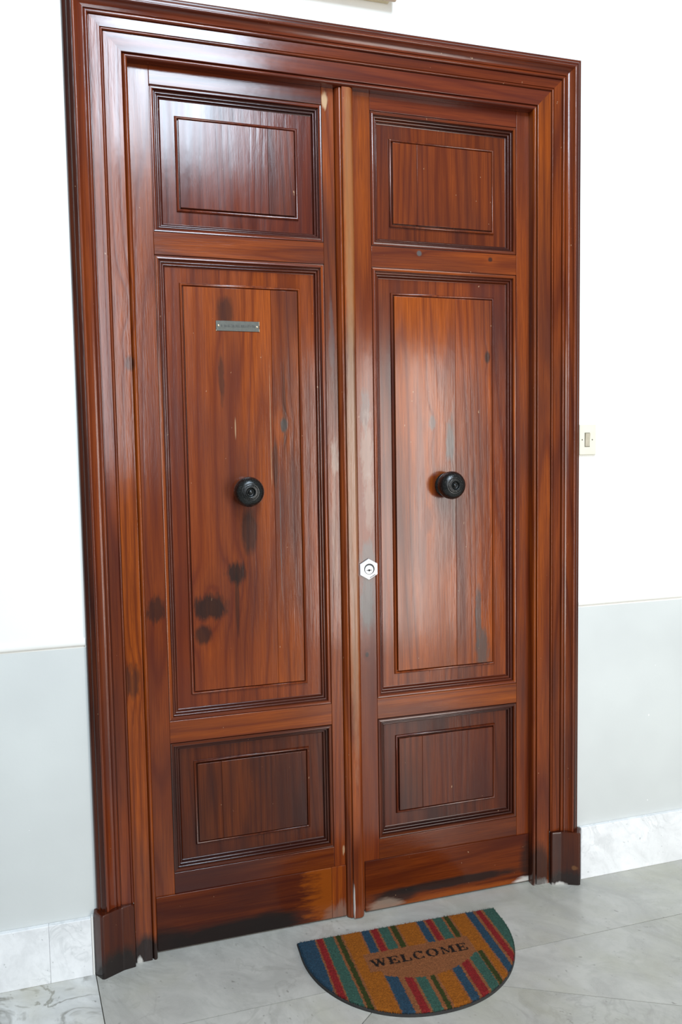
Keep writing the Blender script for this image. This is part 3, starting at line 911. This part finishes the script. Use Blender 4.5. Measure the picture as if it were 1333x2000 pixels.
def mat_color(p, q, rs):
    n = len(p)
    jx = p + rs.normal(0, 0.0011, n)
    jy = q + rs.normal(0, 0.0011, n)
    col = np.tile(np.array(TAN), (n, 1))
    lowedge = 0.253 - 2.3 * (jx - 0.01) ** 2
    upper = jy < 0.114
    lower = jy > np.where(jx < -0.117, 0.150, lowedge)
    tq = np.clip(jy / 0.30, 0, 1)
    for k, ((a0, b0, c), (a1, b1, _)) in enumerate(zip(UP, LO)):
        if k <= 3 or k >= 15:                       # bars that run the whole depth of the mat
            m = (jx > a0 + (a1 - a0) * tq) & (jx < b0 + (b1 - b0) * tq)
        elif k == 4:                                # orange bar that passes left of the word
            right = np.where(upper, b0, np.where(jy > 0.195, b1, -0.150))
            m = (jx > a0 + (a1 - a0) * tq) & (jx < right)
        elif k == 14:                               # orange bar that passes right of the word
            left = np.where(upper, a0, np.where(jy > 0.19, a1, 0.177))
            m = (jx > left) & (jx < b0 + (b1 - b0) * tq)
        else:
            m = ((jx > a0) & (jx < b0) & upper) | ((jx > a1) & (jx < b1) & lower)
        col[m] = c
    col[text_mask(p + rs.normal(0, 0.0006, n), q + rs.normal(0, 0.0006, n))] = BLACK
    col *= np.clip(rs.normal(1.0, 0.16, n), 0.55, 1.5)[:, None]
    return col


HW, ST, RB = 0.3235, 0.062, 0.325      # half width, straight side, depth of the rounded part


def in_mat(p, q, e=0.0):
    rect = (np.abs(p) <= HW - e) & (q >= e) & (q <= ST)
    el = (np.abs(p / (HW - e)) ** 2.15 + np.abs((q - ST) / (RB - e)) ** 2.0 <= 1) & (q >= ST)
    return rect | el


def mat_outline(e, n=64):
    pts = [(HW - e, e)]
    for i in range(n + 1):
        a = math.pi * i / n
        ca, sa = math.cos(a), math.sin(a)
        x = math.copysign(abs(ca) ** (2 / 2.15), ca) * (HW - e)
        pts.append((x, ST + sa * (RB - e)))
    pts.append((-HW + e, e))
    return pts


mat_root = empty('doormat', MO, 'half-round coir doormat with coloured stripes and the word WELCOME', 'doormat')


def mw(p, q, z):
    return (MO.x + EX.x * p + EY.x * q, MO.y + EX.y * p + EY.y * q, z)


ol = mat_outline(0.0)
ol2 = mat_outline(0.0025)
nb = len(ol)
bv = [mw(p, q, 0.0003) for p, q in ol] + [mw(p, q, 0.006) for p, q in ol] + [mw(p, q, 0.0072) for p, q in ol2]
bf = [tuple(range(nb)), tuple(range(2 * nb, 3 * nb))]
for k in range(2):
    for i in range(nb):
        j = (i + 1) % nb
        bf.append((k * nb + i, k * nb + j, (k + 1) * nb + j, (k + 1) * nb + i))
mesh('rubber_backing', bv, bf, plain('dark_rubber', (0.03, 0.028, 0.026), 0.8, 0, 0.4), mat_root, smooth=40)

t = NT('printed_coir')
at = t.n('ShaderNodeAttribute')
at.attribute_name = 'print'
nz = t.noise(t.pos(), 420.0, 3.0, 0.7)
cc = t.mix(t.rng(nz, 0.30, 0.62, 0.45, 0.0), at.outputs['Color'], (0.035, 0.017, 0.008))
M_COIR = t.set(Base_Color=cc, Roughness=0.92, Specular_IOR_Level=0.2, Normal=t.bump(nz, 0.8, 0.004))

rs = np.random.RandomState(4)
STEP = 0.0022
gx = np.arange(-HW, HW + STEP, STEP)
gy = np.arange(0, ST + RB + STEP, STEP)
PX, PY = np.meshgrid(gx, gy)
PX, PY = PX.ravel(), PY.ravel()
keep = in_mat(PX, PY, 0.002)
idx = -np.ones(len(PX), int)
idx[keep] = np.arange(keep.sum())
nx_, ny_ = len(gx), len(gy)
I = np.arange(nx_ * ny_).reshape(ny_, nx_)
quads = np.stack([I[:-1, :-1], I[:-1, 1:], I[1:, 1:], I[1:, :-1]], -1).reshape(-1, 4)
quads = quads[(idx[quads] >= 0).all(1)]
quads = idx[quads]
kp, kq = PX[keep], PY[keep]
zt = 0.0125 + rs.normal(0, 0.0005, keep.sum())
rim = ~in_mat(kp, kq, 0.006)
zt[rim] = 0.0088
gvx = np.array([mw(p, q, z) for p, q, z in zip(kp, kq, zt)])


def raw_mesh(name, verts, faces, cols, mat, parent):
    me = bpy.data.meshes.new(name)
    me.from_pydata((verts - np.array(MO)).tolist(), [], faces.tolist())
    ca = me.color_attributes.new('print', 'FLOAT_COLOR', 'POINT')
    ca.data.foreach_set('color', np.hstack([cols, np.ones((len(cols), 1))]).astype(np.float32).ravel())
    me.materials.append(mat)
    o = bpy.data.objects.new(name, me)
    COL.objects.link(o)
    o.parent = parent
    return o


g_ = raw_mesh('printed_pile', gvx, quads, mat_color(kp, kq, rs), M_COIR, mat_root)
g_.data.shade_smooth()
# side skirt between pile and backing is covered by fibres: short coir bristles all over
NF = 42000
fp = rs.uniform(-HW, HW, NF * 2)
fq = rs.uniform(0, ST + RB, NF * 2)
ok = in_mat(fp, fq, 0.0008)
fp, fq = fp[ok][:NF], fq[ok][:NF]
nf = len(fp)
fc = mat_color(fp, fq, rs) * rs.uniform(0.75, 1.3, nf)[:, None]
ang = rs.uniform(0, math.pi, nf)
hw_ = 0.00055
lean = rs.normal(0, 0.0016, (nf, 2))
base = np.stack([MO.x + EX.x * fp + EY.x * fq, MO.y + EX.y * fp + EY.y * fq, np.full(nf, 0.0075)], 1)
dx = np.stack([np.cos(ang) * hw_, np.sin(ang) * hw_, np.zeros(nf)], 1)
tip = base + np.stack([lean[:, 0], lean[:, 1], 0.0058 + rs.uniform(0, 0.0022, nf)], 1)
fv = np.stack([base - dx, base + dx, tip], 1).reshape(-1, 3)
ff = np.arange(nf * 3).reshape(-1, 3)
fib = raw_mesh('coir_bristles', fv, ff, np.repeat(fc, 3, 0), M_COIR, mat_root)
fib['kind'] = 'stuff'
